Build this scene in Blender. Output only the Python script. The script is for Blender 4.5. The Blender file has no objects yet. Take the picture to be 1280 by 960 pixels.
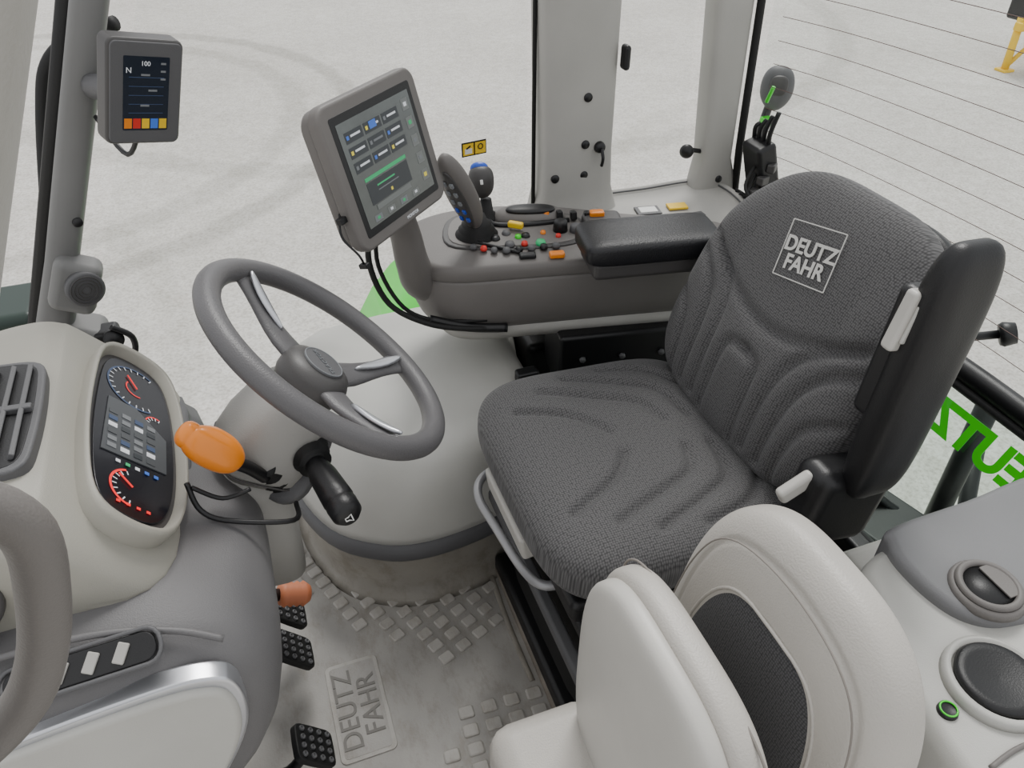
import bpy, math, random, bmesh
from mathutils import Vector, Matrix
random.seed(4)
V=Vector
# ------------------------------------------------------------------ materials
def mk(name,col,rough=.5,metal=0,bump=0,bscale=300,var=.06,vscale=6,coat=0,emis=0,spec=.5):
    m=bpy.data.materials.new(name);m.use_nodes=True
    nt=m.node_tree;b=nt.nodes['Principled BSDF'];N=nt.nodes.new;L=nt.links.new
    tc=N('ShaderNodeTexCoord')
    n=N('ShaderNodeTexNoise');n.inputs['Scale'].default_value=vscale;n.inputs['Detail'].default_value=5
    L(tc.outputs['Object'],n.inputs['Vector'])
    r=N('ShaderNodeValToRGB')
    r.color_ramp.elements[0].position=.3;r.color_ramp.elements[1].position=.7
    r.color_ramp.elements[0].color=[c*(1-var) for c in col]+[1]
    r.color_ramp.elements[1].color=[min(1,c*(1+var)) for c in col]+[1]
    L(n.outputs['Fac'],r.inputs['Fac']);L(r.outputs['Color'],b.inputs['Base Color'])
    b.inputs['Roughness'].default_value=rough;b.inputs['Metallic'].default_value=metal
    b.inputs['Coat Weight'].default_value=coat
    b.inputs['Specular IOR Level'].default_value=spec
    if emis:
        L(r.outputs['Color'],b.inputs['Emission Color']);b.inputs['Emission Strength'].default_value=emis
    if bump:
        n2=N('ShaderNodeTexNoise');n2.inputs['Scale'].default_value=bscale;n2.inputs['Detail'].default_value=2
        L(tc.outputs['Object'],n2.inputs['Vector'])
        bp=N('ShaderNodeBump');bp.inputs['Strength'].default_value=bump;bp.inputs['Distance'].default_value=.002
        L(n2.outputs['Fac'],bp.inputs['Height']);L(bp.outputs['Normal'],b.inputs['Normal'])
    return m
def add_scuffs(m,dark=.72,scale=22,pos=(.36,.52)):
    # dusty / scuffed patches multiplied over the rubber colour
    nt=m.node_tree;b=nt.nodes['Principled BSDF'];N=nt.nodes.new;L=nt.links.new
    src=b.inputs['Base Color'].links[0].from_socket
    tc=N('ShaderNodeTexCoord');mp=N('ShaderNodeMapping');mp.inputs['Scale'].default_value=(1,.45,1);mp.inputs['Rotation'].default_value=(0,0,.5)
    L(tc.outputs['Object'],mp.inputs['Vector'])
    n=N('ShaderNodeTexNoise');n.inputs['Scale'].default_value=scale;n.inputs['Detail'].default_value=8;n.inputs['Roughness'].default_value=.75
    L(mp.outputs[0],n.inputs['Vector'])
    r=N('ShaderNodeValToRGB');r.color_ramp.elements[0].position=pos[0];r.color_ramp.elements[1].position=pos[1]
    r.color_ramp.elements[0].color=(dark,dark*.97,dark*.92,1);r.color_ramp.elements[1].color=(1,1,1,1)
    L(n.outputs['Fac'],r.inputs['Fac'])
    x=N('ShaderNodeMix');x.data_type='RGBA';x.blend_type='MULTIPLY';x.inputs[0].default_value=1
    L(src,x.inputs[6]);L(r.outputs['Color'],x.inputs[7]);L(x.outputs[2],b.inputs['Base Color'])
def mk_fabric(name,c1,c2,scale=260):
    # woven mesh: 2-D cells in the cushion's own surface plane
    m=bpy.data.materials.new(name);m.use_nodes=True
    nt=m.node_tree;b=nt.nodes['Principled BSDF'];N=nt.nodes.new;L=nt.links.new
    tc=N('ShaderNodeTexCoord');v=N('ShaderNodeTexVoronoi');v.voronoi_dimensions='2D';v.inputs['Scale'].default_value=scale
    v.inputs['Randomness'].default_value=.35
    L(tc.outputs['Object'],v.inputs['Vector'])
    r=N('ShaderNodeValToRGB');r.color_ramp.elements[0].color=c2+(1,);r.color_ramp.elements[1].color=c1+(1,)
    r.color_ramp.elements[0].position=.1;r.color_ramp.elements[1].position=.65
    L(v.outputs['Distance'],r.inputs['Fac']);L(r.outputs['Color'],b.inputs['Base Color'])
    b.inputs['Roughness'].default_value=.8;b.inputs['Specular IOR Level'].default_value=.3
    b.inputs['Sheen Weight'].default_value=.10
    bp=N('ShaderNodeBump');bp.inputs['Strength'].default_value=.18;bp.inputs['Distance'].default_value=.001;bp.invert=True
    L(v.outputs['Distance'],bp.inputs['Height']);L(bp.outputs['Normal'],b.inputs['Normal'])
    return m
def mk_glass(name,tint=(.93,.95,.94),refl=.05):
    m=bpy.data.materials.new(name);m.use_nodes=True
    nt=m.node_tree;N=nt.nodes.new;L=nt.links.new
    nt.nodes.remove(nt.nodes['Principled BSDF']);o=nt.nodes['Material Output']
    t=N('ShaderNodeBsdfTransparent');t.inputs['Color'].default_value=tint+(1,)
    g=N('ShaderNodeBsdfGlossy');g.inputs['Roughness'].default_value=.03
    n=N('ShaderNodeTexNoise');n.inputs['Scale'].default_value=3
    mp=N('ShaderNodeMapRange');mp.inputs['To Min'].default_value=refl*.7;mp.inputs['To Max'].default_value=refl*1.3
    L(n.outputs['Fac'],mp.inputs['Value'])
    x=N('ShaderNodeMixShader');L(mp.outputs['Result'],x.inputs['Fac']);L(t.outputs[0],x.inputs[1]);L(g.outputs[0],x.inputs[2])
    L(x.outputs[0],o.inputs['Surface']);return m

LIGHT=mk('light_grey_plastic',(.475,.47,.44),.42,bump=.15,bscale=700)
POD=mk('greige_plastic',(.315,.303,.262),.5,bump=.2,bscale=700)
TAUPE=mk('taupe_plastic',(.150,.139,.131),.5,bump=.2,bscale=600)
TAUPED=mk('dark_taupe_plastic',(.058,.055,.054),.45,bump=.15,bscale=600)
DGREY=mk('dark_grey_plastic',(.095,.095,.099),.55,bump=.25,bscale=600)
DASHG=mk('dash_grey_plastic',(.128,.125,.127),.5,bump=.25,bscale=600)
CONSG=mk('console_grey_plastic',(.18,.18,.185),.5,bump=.2,bscale=600)
PILLAR=mk('pillar_grey',(.17,.17,.166),.55,bump=.15,bscale=500)
PILLARL=mk('pillar_light_grey',(.385,.375,.35),.55,bump=.15,bscale=500)
COLG=mk('column_grey',(.30,.293,.275),.5,bump=.15,bscale=500)
BLACK=mk('black_plastic',(.006,.006,.007),.42,bump=.15,bscale=500)
RUBBER=mk('black_rubber',(.005,.005,.005),.65,bump=.2,bscale=400)
LEATHERB=mk('black_leather',(.008,.008,.010),.38,bump=.4,bscale=350)
WHEELM=mk('steering_wheel_leather',(.098,.095,.098),.42,bump=.3,bscale=500)
SILVER=mk('brushed_silver',(.60,.61,.64),.28,metal=.85)
METAL=mk('painted_metal_grey',(.36,.36,.37),.35,metal=.3)
MAT=mk('floor_mat_rubber',(.325,.31,.287),.42,bump=.12,bscale=250,var=.13,vscale=8);add_scuffs(MAT,.80,24)
MATD=mk('mat_worn_edge',(.19,.165,.135),.6,bump=.3,bscale=200,var=.25,vscale=14)
MATX=mk('mat_letter',(.185,.175,.16),.6,var=.05)
MATT=mk('mat_tread',(.40,.38,.35),.45,bump=.1,bscale=300,var=.12,vscale=12);add_scuffs(MATT,.82,30)
SKIRT=mk('mat_skirt',(.27,.25,.215),.5,bump=.15,bscale=200,var=.16,vscale=9);add_scuffs(SKIRT,.75,16)
LEATHER=mk('light_leather',(.455,.432,.395),.42,bump=.35,bscale=420,var=.05)
SHELL=mk('light_shell_plastic',(.50,.485,.45),.40,bump=.1,bscale=600)
STITCH=mk('stitch_thread',(.22,.20,.18),.7)
FABRIC=mk_fabric('seat_fabric',(.042,.041,.042),(.132,.129,.130),260)
FABRIC2=mk_fabric('seat_centre_fabric',(.03,.03,.032),(.088,.088,.091),330)
ORANGE=mk('orange_plastic',(.85,.24,.01),.35,coat=.3)
ORANGER=mk('orange_rubber',(.50,.16,.07),.55)
YELLOW=mk('yellow_paint',(.85,.55,.02),.4)
LIME=mk('lime_green_paint',(.04,.70,.015),.3,coat=.3)
BLUE=mk('blue_plastic',(.02,.08,.5),.35)
RED=mk('red_plastic',(.65,.03,.02),.4)
WHITE=mk('white_print',(.75,.75,.73),.5)
TEXTG=mk('embroidery_grey',(.58,.57,.54),.7)
DGREEN=mk('dark_green_paint',(.012,.03,.022),.4)
GLASS=mk_glass('window_glass',(.97,.98,.975),.03);GLASSD=mk_glass('rear_glass',(.94,.965,.955),.03)
GLASSG=mk_glass('lower_rear_glass',(.80,.92,.85),.05)
SCREEN=mk('screen_glass',(.085,.095,.09),.2,var=.25,vscale=9,emis=.12,coat=.4)
SCRD=mk('screen_dark',(.010,.014,.022),.15,emis=.3,coat=.4)
TILE=mk('screen_tile_dark',(.03,.035,.04),.3,emis=.1)
POP=mk('screen_popup_grey',(.15,.16,.155),.3,emis=.12)
EWHITE=mk('screen_white',(.6,.62,.65),.4,emis=.3)
EGREEN=mk('screen_green',(.03,.38,.14),.4,emis=.25)
EBLUE=mk('screen_blue',(.04,.12,.45),.4,emis=.4)
EBLUED=mk('screen_blue_dim',(.04,.065,.13),.4,emis=.2)
EYEL=mk('screen_yellow',(.6,.5,.05),.4,emis=.4)
ERED=mk('gauge_red',(.8,.02,.02),.4,emis=.6)
EGREY=mk('screen_grey',(.17,.18,.19),.4,emis=.10)
GAUGE=mk('gauge_face',(.006,.006,.010),.25,coat=.1)
LCDM=mk('lcd_dim',(.06,.065,.07),.3,emis=.10)
WIRE=mk('heating_wire',(.10,.05,.04),.5)

# ------------------------------------------------------------------ helpers
roots={}
cur=None
def root(name):
    global cur
    e=bpy.data.objects.new(name,None);bpy.context.collection.objects.link(e)
    e.empty_display_size=.1;roots[e.name]=e;cur=e;return e
I4=Matrix.Identity(4)
def MF(o,x,y):
    x=V(x).normalized();z=x.cross(V(y)).normalized();y=z.cross(x)
    M=Matrix((x,y,z)).transposed().to_4x4();M.translation=V(o);return M
def T(x,y,z):return Matrix.Translation((x,y,z))
def RZ(a):return Matrix.Rotation(math.radians(a),4,'Z')
def RX(a):return Matrix.Rotation(math.radians(a),4,'X')
def RY(a):return Matrix.Rotation(math.radians(a),4,'Y')
def link(ob,M):
    bpy.context.collection.objects.link(ob);ob.matrix_world=M
    if cur: ob.parent=cur
    return ob
def add(name,vs,fs,mat,M=I4,smooth=True,bevel=0,sub=0,seg=3,midx=None,mats=None):
    me=bpy.data.meshes.new(name);me.from_pydata([tuple(v) for v in vs],[],fs);me.update()
    for m in (mats or [mat]): me.materials.append(m)
    if midx:
        for p,i in zip(me.polygons,midx): p.material_index=i
    if smooth:
        for p in me.polygons:p.use_smooth=True
    ob=bpy.data.objects.new(name,me);link(ob,M)
    if bevel:
        b=ob.modifiers.new('b','BEVEL');b.width=bevel;b.segments=seg;b.limit_method='ANGLE';b.angle_limit=math.radians(35);b.harden_normals=True
    if sub:
        s=ob.modifiers.new('s','SUBSURF');s.levels=sub;s.render_levels=sub
    return ob
def box(name,size,M,mat,bevel=.004,top=1.0):
    x,y,z=[s/2 for s in size]
    vs=[(-x,-y,-z),(x,-y,-z),(x,y,-z),(-x,y,-z),(-x*top,-y*top,z),(x*top,-y*top,z),(x*top,y*top,z),(-x*top,y*top,z)]
    fs=[(3,2,1,0),(4,5,6,7),(0,1,5,4),(1,2,6,5),(2,3,7,6),(3,0,4,7)]
    if not isinstance(M,Matrix): M=T(*M)
    return add(name,vs,fs,mat,M,bevel=bevel,smooth=bevel>0)
def crc(P,n=6,closed=True):
    P=[V(p) for p in P];out=[];N=len(P)
    rng=range(N) if closed else range(N-1)
    for i in rng:
        if closed:a,b,c,d=P[i-1],P[i],P[(i+1)%N],P[(i+2)%N]
        else:a,b,c,d=P[max(i-1,0)],P[i],P[i+1],P[min(i+2,N-1)]
        for k in range(n):
            t=k/n
            out.append(.5*((2*b)+(c-a)*t+(2*a-5*b+4*c-d)*t*t+(3*b-a-3*c+d)*t**3))
    if not closed: out.append(P[-1])
    return out
def prism(name,P,z0,z1,mat,M=I4,bevel=.003,seg=3):
    n=len(P);vs=[(p[0],p[1],z0) for p in P]+[(p[0],p[1],z1) for p in P]
    fs=[tuple(range(n-1,-1,-1)),tuple(range(n,2*n))]+[(i,(i+1)%n,n+(i+1)%n,n+i) for i in range(n)]
    return add(name,vs,fs,mat,M,bevel=bevel,seg=seg,smooth=bevel>0)
def loft(name,rings,mat,M=I4,cap=True,sub=0,midx=None,mats=None,bevel=0):
    n=len(rings[0]);vs=[p for r in rings for p in r];fs=[];mi=[]
    for k in range(len(rings)-1):
        for i in range(n):
            fs.append((k*n+i,k*n+(i+1)%n,(k+1)*n+(i+1)%n,(k+1)*n+i));mi.append(midx[k] if midx else 0)
    if cap:
        fs.append(tuple(range(n-1,-1,-1)));mi.append(midx[0] if midx else 0)
        e=(len(rings)-1)*n;fs.append(tuple(range(e,e+n)));mi.append(midx[-1] if midx else 0)
    ob=add(name,vs,fs,mat,M,sub=sub,midx=mi,mats=mats,bevel=bevel)
    bm=bmesh.new();bm.from_mesh(ob.data);bmesh.ops.recalc_face_normals(bm,faces=bm.faces);bm.to_mesh(ob.data);bm.free()
    return ob
def tube(name,P,r,mat,M=I4,seg=12,sm=6,closed=False,flat=1.0):
    Q=crc(P,sm,closed) if sm>1 else [V(p) for p in P]
    n=len(Q);R=r if isinstance(r,(list,tuple)) else [r]*len(P)
    rings=[];prev=None
    for i,p in enumerate(Q):
        if closed:t=(Q[(i+1)%n]-Q[i-1]).normalized()
        else:t=(Q[min(i+1,n-1)]-Q[max(i-1,0)]).normalized()
        if prev is None:
            a=V((0,0,1)) if abs(t.z)<.9 else V((1,0,0));u=t.cross(a).normalized()
        else:u=(prev-t*prev.dot(t)).normalized()
        prev=u;w=t.cross(u)
        f=i/max(1,sm) if sm>1 else i
        j=min(int(f),len(R)-1);j2=min(j+1,len(R)-1);rr=R[j]+(R[j2]-R[j])*(f-int(f))
        rings.append([p+u*math.cos(a)*rr+w*math.sin(a)*rr*flat for a in [2*math.pi*k/seg for k in range(seg)]])
    if closed:
        rings.append(rings[0]);return loft(name,rings,mat,M,cap=False)
    return loft(name,rings,mat,M)
def lathe(name,prof,mat,M=I4,seg=32,mats=None,midx=None):
    rings=[[V((r*math.cos(a),r*math.sin(a),z)) for a in [2*math.pi*k/seg for k in range(seg)]] for r,z in prof]
    return loft(name,rings,mat,M,cap=True,mats=mats,midx=midx)
def lathe_dir(name,o,d,prof,mat,seg=24,**k):
    z=V(d).normalized();x=z.orthogonal().normalized();return lathe(name,prof,mat,MF(o,x,z.cross(x)),seg,**k)
def txt(name,s,size,M,mat,ext=.0006,ax='CENTER',bold=.0,sp=1.0):
    c=bpy.data.curves.new(name,'FONT');c.body=s;c.size=size;c.extrude=ext;c.align_x=ax;c.align_y='CENTER';c.offset=bold
    c.space_line=.85*sp;c.materials.append(mat)
    ob=bpy.data.objects.new(name,c);return link(ob,M)
def dist_poly(x,y,pl):
    d=9
    for (ax,ay),(bx,by) in zip(pl,pl[1:]):
        vx,vy=bx-ax,by-ay;l=vx*vx+vy*vy+1e-12
        t=max(0,min(1,((x-ax)*vx+(y-ay)*vy)/l));d=min(d,math.hypot(x-ax-vx*t,y-ay-vy*t))
    return d
def smooth2(pl,n=6):
    return [(p.x,p.y) for p in crc([(a,b,0) for a,b in pl],n,False)]
def rrect(w_,h_,n=5,m_=24):
    return [(math.copysign(abs(math.cos(t))**(2/n),math.cos(t))*w_,math.copysign(abs(math.sin(t))**(2/n),math.sin(t))*h_) for t in [2*math.pi*k/m_ for k in range(m_)]]
def rr(w_,h_,r,n=4):
    P=[]
    for cx,cy,a0 in((w_-r,h_-r,0),(-w_+r,h_-r,90),(-w_+r,-h_+r,180),(w_-r,-h_+r,270)):
        for k in range(n+1):
            a=math.radians(a0+90*k/n);P.append((cx+r*math.cos(a),cy+r*math.sin(a)))
    return P
def pad(name,hu,hv,Tf,Tb,mat,M,n=4,k=4,N=40,grooves=(),gd=.006,gw=.009,taper=0,extra=None,taperb=0,skew=0,gf=None):
    """upholstered slab: superellipse outline, rounded edges, optional pressed grooves"""
    vs=[];idx={}
    def rm(t):return math.copysign(math.sin(abs(t)*math.pi/2)**.9,t)
    def mapp(i,j):
        a,b=rm(i),rm(j);q=max(abs(a),abs(b))
        if q<1e-9:return 0,0,0
        dx,dy=a/q,b/q;s=1/((abs(dx)**n+abs(dy)**n)**(1/n))
        return q*dx*s,q*dy*s,q
    fs=[]
    for side in (1,-1):
        for jj in range(N+1):
            for ii in range(N+1):
                i=2*ii/N-1;j=2*jj/N-1
                edge=ii in(0,N) or jj in(0,N)
                key=(ii,jj) if edge else (ii,jj,side)
                if key in idx:continue
                a,b,q=mapp(i,j);u=a*hu;v=b*hv
                u*=(1-taper*max(0,b)**2-taperb*max(0,-b)**2);u+=skew*max(0,b)**2
                h=(max(0,1-q**k))**(1/k)
                if side==1:
                    w=Tf*h
                    if not edge:
                        f=min(1,h*1.5)
                        for g in grooves:
                            d=dist_poly(u,v,g);w-=gd*math.exp(-(d/gw)**2)*f
                        if extra:w+=extra(a,b)*h
                else:w=-Tb*h
                idx[key]=len(vs);vs.append((u,v,w))
        def I(ii,jj):
            return idx[(ii,jj)] if (ii in(0,N) or jj in(0,N)) else idx[(ii,jj,side)]
        for jj in range(N):
            for ii in range(N):
                f=(I(ii,jj),I(ii+1,jj),I(ii+1,jj+1),I(ii,jj+1))
                fs.append(f if side==1 else f[::-1])
    return add(name,vs,fs,mat,M)

# ------------------------------------------------------------------ world, camera
sc=bpy.context.scene
w=bpy.data.worlds.new('overcast_sky');sc.world=w;w.use_nodes=True
nt=w.node_tree;bg=nt.nodes['Background']
tc=nt.nodes.new('ShaderNodeTexCoord');sx=nt.nodes.new('ShaderNodeSeparateXYZ');cr=nt.nodes.new('ShaderNodeValToRGB')
nt.links.new(tc.outputs['Generated'],sx.inputs[0]);nt.links.new(sx.outputs['Z'],cr.inputs['Fac']);nt.links.new(cr.outputs['Color'],bg.inputs['Color'])
cr.color_ramp.elements[0].color=(.80,.815,.85,1);cr.color_ramp.elements[1].color=(1,1,1,1)
bg.inputs['Strength'].default_value=1.2
sun=bpy.data.lights.new('overcast_sun','SUN');sun.energy=2.6;sun.angle=math.radians(22);sun.color=(1,.98,.95)
so=bpy.data.objects.new('overcast_sun',sun);bpy.context.collection.objects.link(so);so.rotation_euler=(math.radians(-32),math.radians(20),0)
cd=bpy.data.cameras.new('camera');cam=bpy.data.objects.new('camera',cd);bpy.context.collection.objects.link(cam)
cam.location=(0,0,1.45);cam.rotation_euler=(math.radians(52),0,math.radians(-20))
cd.sensor_width=36;cd.lens=27;cd.clip_start=.02;cd.clip_end=500;sc.camera=cam

# ------------------------------------------------------------------ ground
root('ground')
m=bpy.data.materials.new('concrete_yard');m.use_nodes=True
nt=m.node_tree;b=nt.nodes['Principled BSDF'];N=nt.nodes.new;L=nt.links.new
tc=N('ShaderNodeTexCoord')
def noise(s,d=6,ro=.6):
    n=N('ShaderNodeTexNoise');n.inputs['Scale'].default_value=s;n.inputs['Detail'].default_value=d;n.inputs['Roughness'].default_value=ro
    L(tc.outputs['Object'],n.inputs['Vector']);return n
def ramp(src,p0,c0,p1,c1):
    r=N('ShaderNodeValToRGB');r.color_ramp.elements[0].position=p0;r.color_ramp.elements[0].color=c0+(1,)
    r.color_ramp.elements[1].position=p1;r.color_ramp.elements[1].color=c1+(1,);L(src,r.inputs['Fac']);return r
def mul(a,bb,f=1):
    x=N('ShaderNodeMix');x.data_type='RGBA';x.blend_type='MULTIPLY';x.inputs[0].default_value=f
    L(a,x.inputs[6]);L(bb,x.inputs[7]);return x.outputs[2]
c=ramp(noise(.5).outputs['Fac'],.3,(.58,.56,.525),.7,(.71,.695,.66)).outputs['Color']
c=mul(c,ramp(noise(9,8,.7).outputs['Fac'],.3,(.83,.82,.80),.62,(1,1,1)).outputs['Color'])
c=mul(c,ramp(noise(45,3,.7).outputs['Fac'],.36,(.74,.73,.71),.55,(1,1,1)).outputs['Color'])
sep=N('ShaderNodeSeparateXYZ');L(tc.outputs['Object'],sep.inputs[0])
def M2(op,a,bb=None):
    x=N('ShaderNodeMath');x.operation=op
    for i,q in enumerate((a,bb)):
        if q is None:continue
        if isinstance(q,(int,float)):x.inputs[i].default_value=q
        else:L(q,x.inputs[i])
    return x.outputs[0]
nn=noise(2.2,4).outputs['Fac']
for cx,cy,rad,wd,amt in((-2.6,9.2,3.9,.17,.78),(-2.6,9.2,3.3,.17,.85),(3.0,13,6.5,.22,.86),(6,4,3.6,.15,.94),(-4,4.5,3.4,.15,.92)):
    dx=M2('SUBTRACT',sep.outputs[0],cx);dy=M2('SUBTRACT',sep.outputs[1],cy)
    d=M2('SQRT',M2('ADD',M2('MULTIPLY',dx,dx),M2('MULTIPLY',dy,dy)))
    e=M2('ABSOLUTE',M2('SUBTRACT',d,rad));e=M2('DIVIDE',e,wd);e=M2('ADD',e,M2('MULTIPLY',M2('SUBTRACT',nn,.5),1.5))
    r=ramp(e,.5,(amt,amt,amt*.99),1.0,(1,1,1));c=mul(c,r.outputs['Color'])
L(c,b.inputs['Base Color']);b.inputs['Roughness'].default_value=.9
bp=N('ShaderNodeBump');bp.inputs['Strength'].default_value=.4;L(noise(60,4).outputs['Fac'],bp.inputs['Height']);L(bp.outputs['Normal'],b.inputs['Normal'])
add('concrete_surface',[(-60,-60,-1.35),(60,-60,-1.35),(60,60,-1.35),(-60,60,-1.35)],[(0,1,2,3)],m,smooth=False)

# ------------------------------------------------------------------ cab floor + mat
root('floor')
box('floor_pan',(1.65,1.42,.06),(.33,.88,-.045),TAUPED,.01)
root('floor_mat')
matP=crc([(-.30,.45,0),(.1,.42,0),(.36,.45,0),(.365,.9,0),(.36,1.3,0),(.2,1.45,0),(-.2,1.5,0),(-.32,1.2,0)],8)
prism('mat_base',matP,-.014,0,MAT,bevel=.004)
tube('mat_lip',[(.37,1.2,.006),(.362,1.0,.006),(.36,.75,.006),(.355,.55,.006)],.011,MATD)
tube('mat_lip_front',[(-.28,1.3,.004),(-.26,1.0,.004),(-.25,.7,.004)],.008,MATD)
tube('mat_ridge',[(.345,1.12,.001),(.335,.95,.001),(.335,.80,.001)],.006,SKIRT,flat=.6)
def inpoly(x,y,P):
    r=False;n=len(P)
    for i in range(n):
        x1,y1=P[i];x2,y2=P[i-1]
        if (y1>y)!=(y2>y) and x<(x2-x1)*(y-y1)/(y2-y1)+x1:r=not r
    return r
def treads(name,P,ang,sx,sy,pitchx,pitchy,ox=.1,oy=1.0):
    vs=[];fs=[];ca,sa=math.cos(math.radians(ang)),math.sin(math.radians(ang))
    base=rr(.5,.5,.16,2);nb=len(base)
    for i in range(-40,40):
        for j in range(-40,40):
            gx=i*pitchx;gy=j*pitchy
            x=ox+gx*ca-gy*sa;y=oy+gx*sa+gy*ca
            if not inpoly(x,y,P):continue
            b0=len(vs)
            for z,s in((-.001,1),(.003,.95),(.0045,.80)):
                for ux,uy in base:
                    lx=ux*sx*s;ly=uy*sy*s;vs.append((x+lx*ca-ly*sa,y+lx*sa+ly*ca,z))
            for l in(0,nb):
                for k in range(nb):fs.append((b0+l+k,b0+l+(k+1)%nb,b0+l+nb+(k+1)%nb,b0+l+nb+k))
            fs.append(tuple(b0+2*nb+k for k in range(nb)))
    add(name,vs,fs,MATT,smooth=False)
treads('tread_curve',[(-.15,1.44),(-.06,1.38),(.00,1.235),(.11,1.13),(.27,1.125),(.335,1.09),(.345,.96),(.19,.895),(.12,.98),(.02,1.05),(-.06,1.16),(-.15,1.26)],22,.031,.025,.046,.038)
treads('tread_rear',[(.165,.80),(.35,.785),(.35,.5),(.09,.5),(.12,.69)],-3,.032,.026,.047,.038,.1,.9)
prism('label_frame',rr(.054,.107,.012),0,.0025,MATT,T(-.008,.865,0),bevel=.001)
prism('label_inner',rr(.046,.099,.008),.0026,.003,MAT,T(-.008,.865,0),bevel=0)
txt('embossed_text','DEUTZ\nFAHR',.054,MF((-.008,.865,.0032),(0,1,0),(-1,0,0)),MATX,.0012,bold=.0003)

# ------------------------------------------------------------------ storage cover (right, in front of seat)
root('storage_cover')
foot=[(-.03,1.66),(-.045,1.50),(-.045,1.32),(.01,1.165),(.105,1.085),(.20,1.06),(.32,1.07),(.42,1.10),(.52,1.14),(.54,1.4),(.54,1.66)]
def fr(inset,z,dx=0,f=foot):
    cx,cy=.27,1.42;P=crc([(cx+(x-cx)*(1-inset)+dx*max(0,(.25-x)/.3),cy+(y-cy)*(1-inset),0) for x,y in f],5)
    return [V((p.x,p.y,z)) for p in P]
loft('cover_skirt',[fr(-.02,0),fr(.03,.008),fr(.07,.03),fr(.07,.11),fr(.05,.15)],SKIRT)
loft('cover_band',[fr(.06,.145),fr(-.015,.155),fr(-.03,.165),fr(-.03,.195),fr(.0,.20,.005)],DGREY)
loft('cover_body',[fr(0,.19),fr(.0,.22,.01),fr(.01,.28,.035),fr(.035,.335,.06),fr(.08,.375,.08),fr(.15,.398,.08),fr(.28,.41,.06),fr(.6,.415,.03),fr(.9,.417)],LIGHT)
box('release_catch',(.05,.03,.03),(.49,1.25,.425),BLACK,.006)

# ------------------------------------------------------------------ lower dashboard + pod
def ringXZ(P,y,s,c,n=6):
    return [V((c[0]+(p.x-c[0])*s,y,c[1]+(p.y-c[1])*s)) for p in crc([(a,b_,0) for a,b_ in P],n)]
root('dashboard')
low=[(-.62,.70),(-.42,.735),(-.25,.735),(-.13,.705),(-.085,.66),(-.078,.60),(-.105,.52),(-.17,.42),(-.22,.25),(-.25,.03),(-.45,.02),(-.62,.03),(-.66,.3)]
loft('lower_body',[ringXZ(low,y,s,(-.33,.40)) for y,s in((.548,.3),(.55,.80),(.556,.88),(.575,.95),(.61,.985),(.66,1),(.80,1),(.86,.985),(.90,.95),(.93,.88),(.94,.5))],DASHG)
podP=[(-.175,.70),(-.170,.715),(-.178,.735),(-.262,.838),(-.285,.857),(-.32,.866),(-.39,.857),(-.46,.825),(-.52,.77),(-.53,.72),(-.33,.69)]
loft('cluster_pod',[ringXZ(podP,y,s,(-.33,.76)) for y,s in((.640,.4),(.644,.66),(.654,.80),(.672,.90),(.70,.97),(.735,1),(1.0,1),(1.04,.975),(1.075,.9),(1.10,.76),(1.108,.4))],POD)
loft('pod_lower_trim',[ringXZ([(-.15,.66),(-.155,.695),(-.17,.712),(-.30,.722),(-.52,.72),(-.53,.65),(-.3,.62)],y,s,(-.32,.67)) for y,s in((.605,.5),(.61,.85),(.625,.95),(.655,1),(1.0,1),(1.04,.95),(1.05,.5))],DGREY)
MS=MF((0,.545,0),(1,0,0),(0,0,1))
pan=crc([(-.58,.62,0),(-.40,.662,0),(-.23,.684,0),(-.158,.680,0),(-.134,.65,0),(-.140,.58,0),(-.185,.49,0),(-.25,.41,0),(-.42,.37,0),(-.58,.36,0)],6)
prism('side_panel_trim',[((p.x+.33)*1.045-.33,(p.y-.5)*1.06+.5) for p in pan],-.02,.006,SILVER,MS,.004)
prism('side_panel',[(p.x,p.y) for p in pan],-.005,.014,LIGHT,MS,.008)
MVn=MF((-.268,.577,.7235),(1,0,.06),(0,.85,.53))
prism('side_vent_slot',rr(.075,.016,.014,4),-.02,.004,BLACK,MVn,.002)
for i in range(4):
    box('side_vent_blade_%d'%i,(.012,.022,.004),MVn@T(-.050+.030*i,.0,.005)@RZ(-28),PILLARL,.0015)
tube('side_vent_rim',[(x*1.06,y*1.18,.003) for x,y in rr(.075,.016,.014,4)],.0025,DGREY,MVn,sm=1,closed=True,seg=8)
tube('side_vent_lip',[(-.13,.575,.705),(-.18,.59,.725),(-.26,.60,.741),(-.38,.60,.742),(-.5,.60,.72)],.004,DASHG)
MV=MF((-.338,.838,.868),(1,0,.0),(0,1,0))@RY(4)
vo=crc([(-.055,-.10,0),(0,-.108,0),(.045,-.10,0),(.055,-.05,0),(.055,.05,0),(.045,.10,0),(0,.108,0),(-.055,.10,0),(-.062,0,0)],5)
prism('vent_frame',[(p.x,p.y) for p in vo],-.03,.010,DGREY,MV,.004)
prism('vent_cavity',[(p.x*.85,p.y*.93) for p in vo],.0,.0108,BLACK,MV,.001)
for i in range(5):
    box('vent_slat_%d'%i,(.006,.175,.010),MV@T(-.036+.018*i,0,.013)@RY(25),DGREY,.0015)
box('vent_divider',(.095,.010,.012),MV@T(0,0,.012),DGREY,.002)
for y in(-.045,.045): box('vent_tab_%d'%int(y*1000),(.007,.026,.006),MV@T(.0,y,.020)@RZ(15),SILVER,.002)
lathe('corner_vent',[(.0,0),(.045,0),(.045,.01),(.036,.014),(.034,.006),(0,.006)],TAUPED,MF((-.37,.645,.79),(1,0,0),(0,.5,1)))
for i in range(4): box('corner_vent_slat_%d'%i,(.06,.004,.006),MF((-.37,.637+i*.008-.012,.802),(1,0,0),(0,.5,1)),BLACK,.001)

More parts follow.
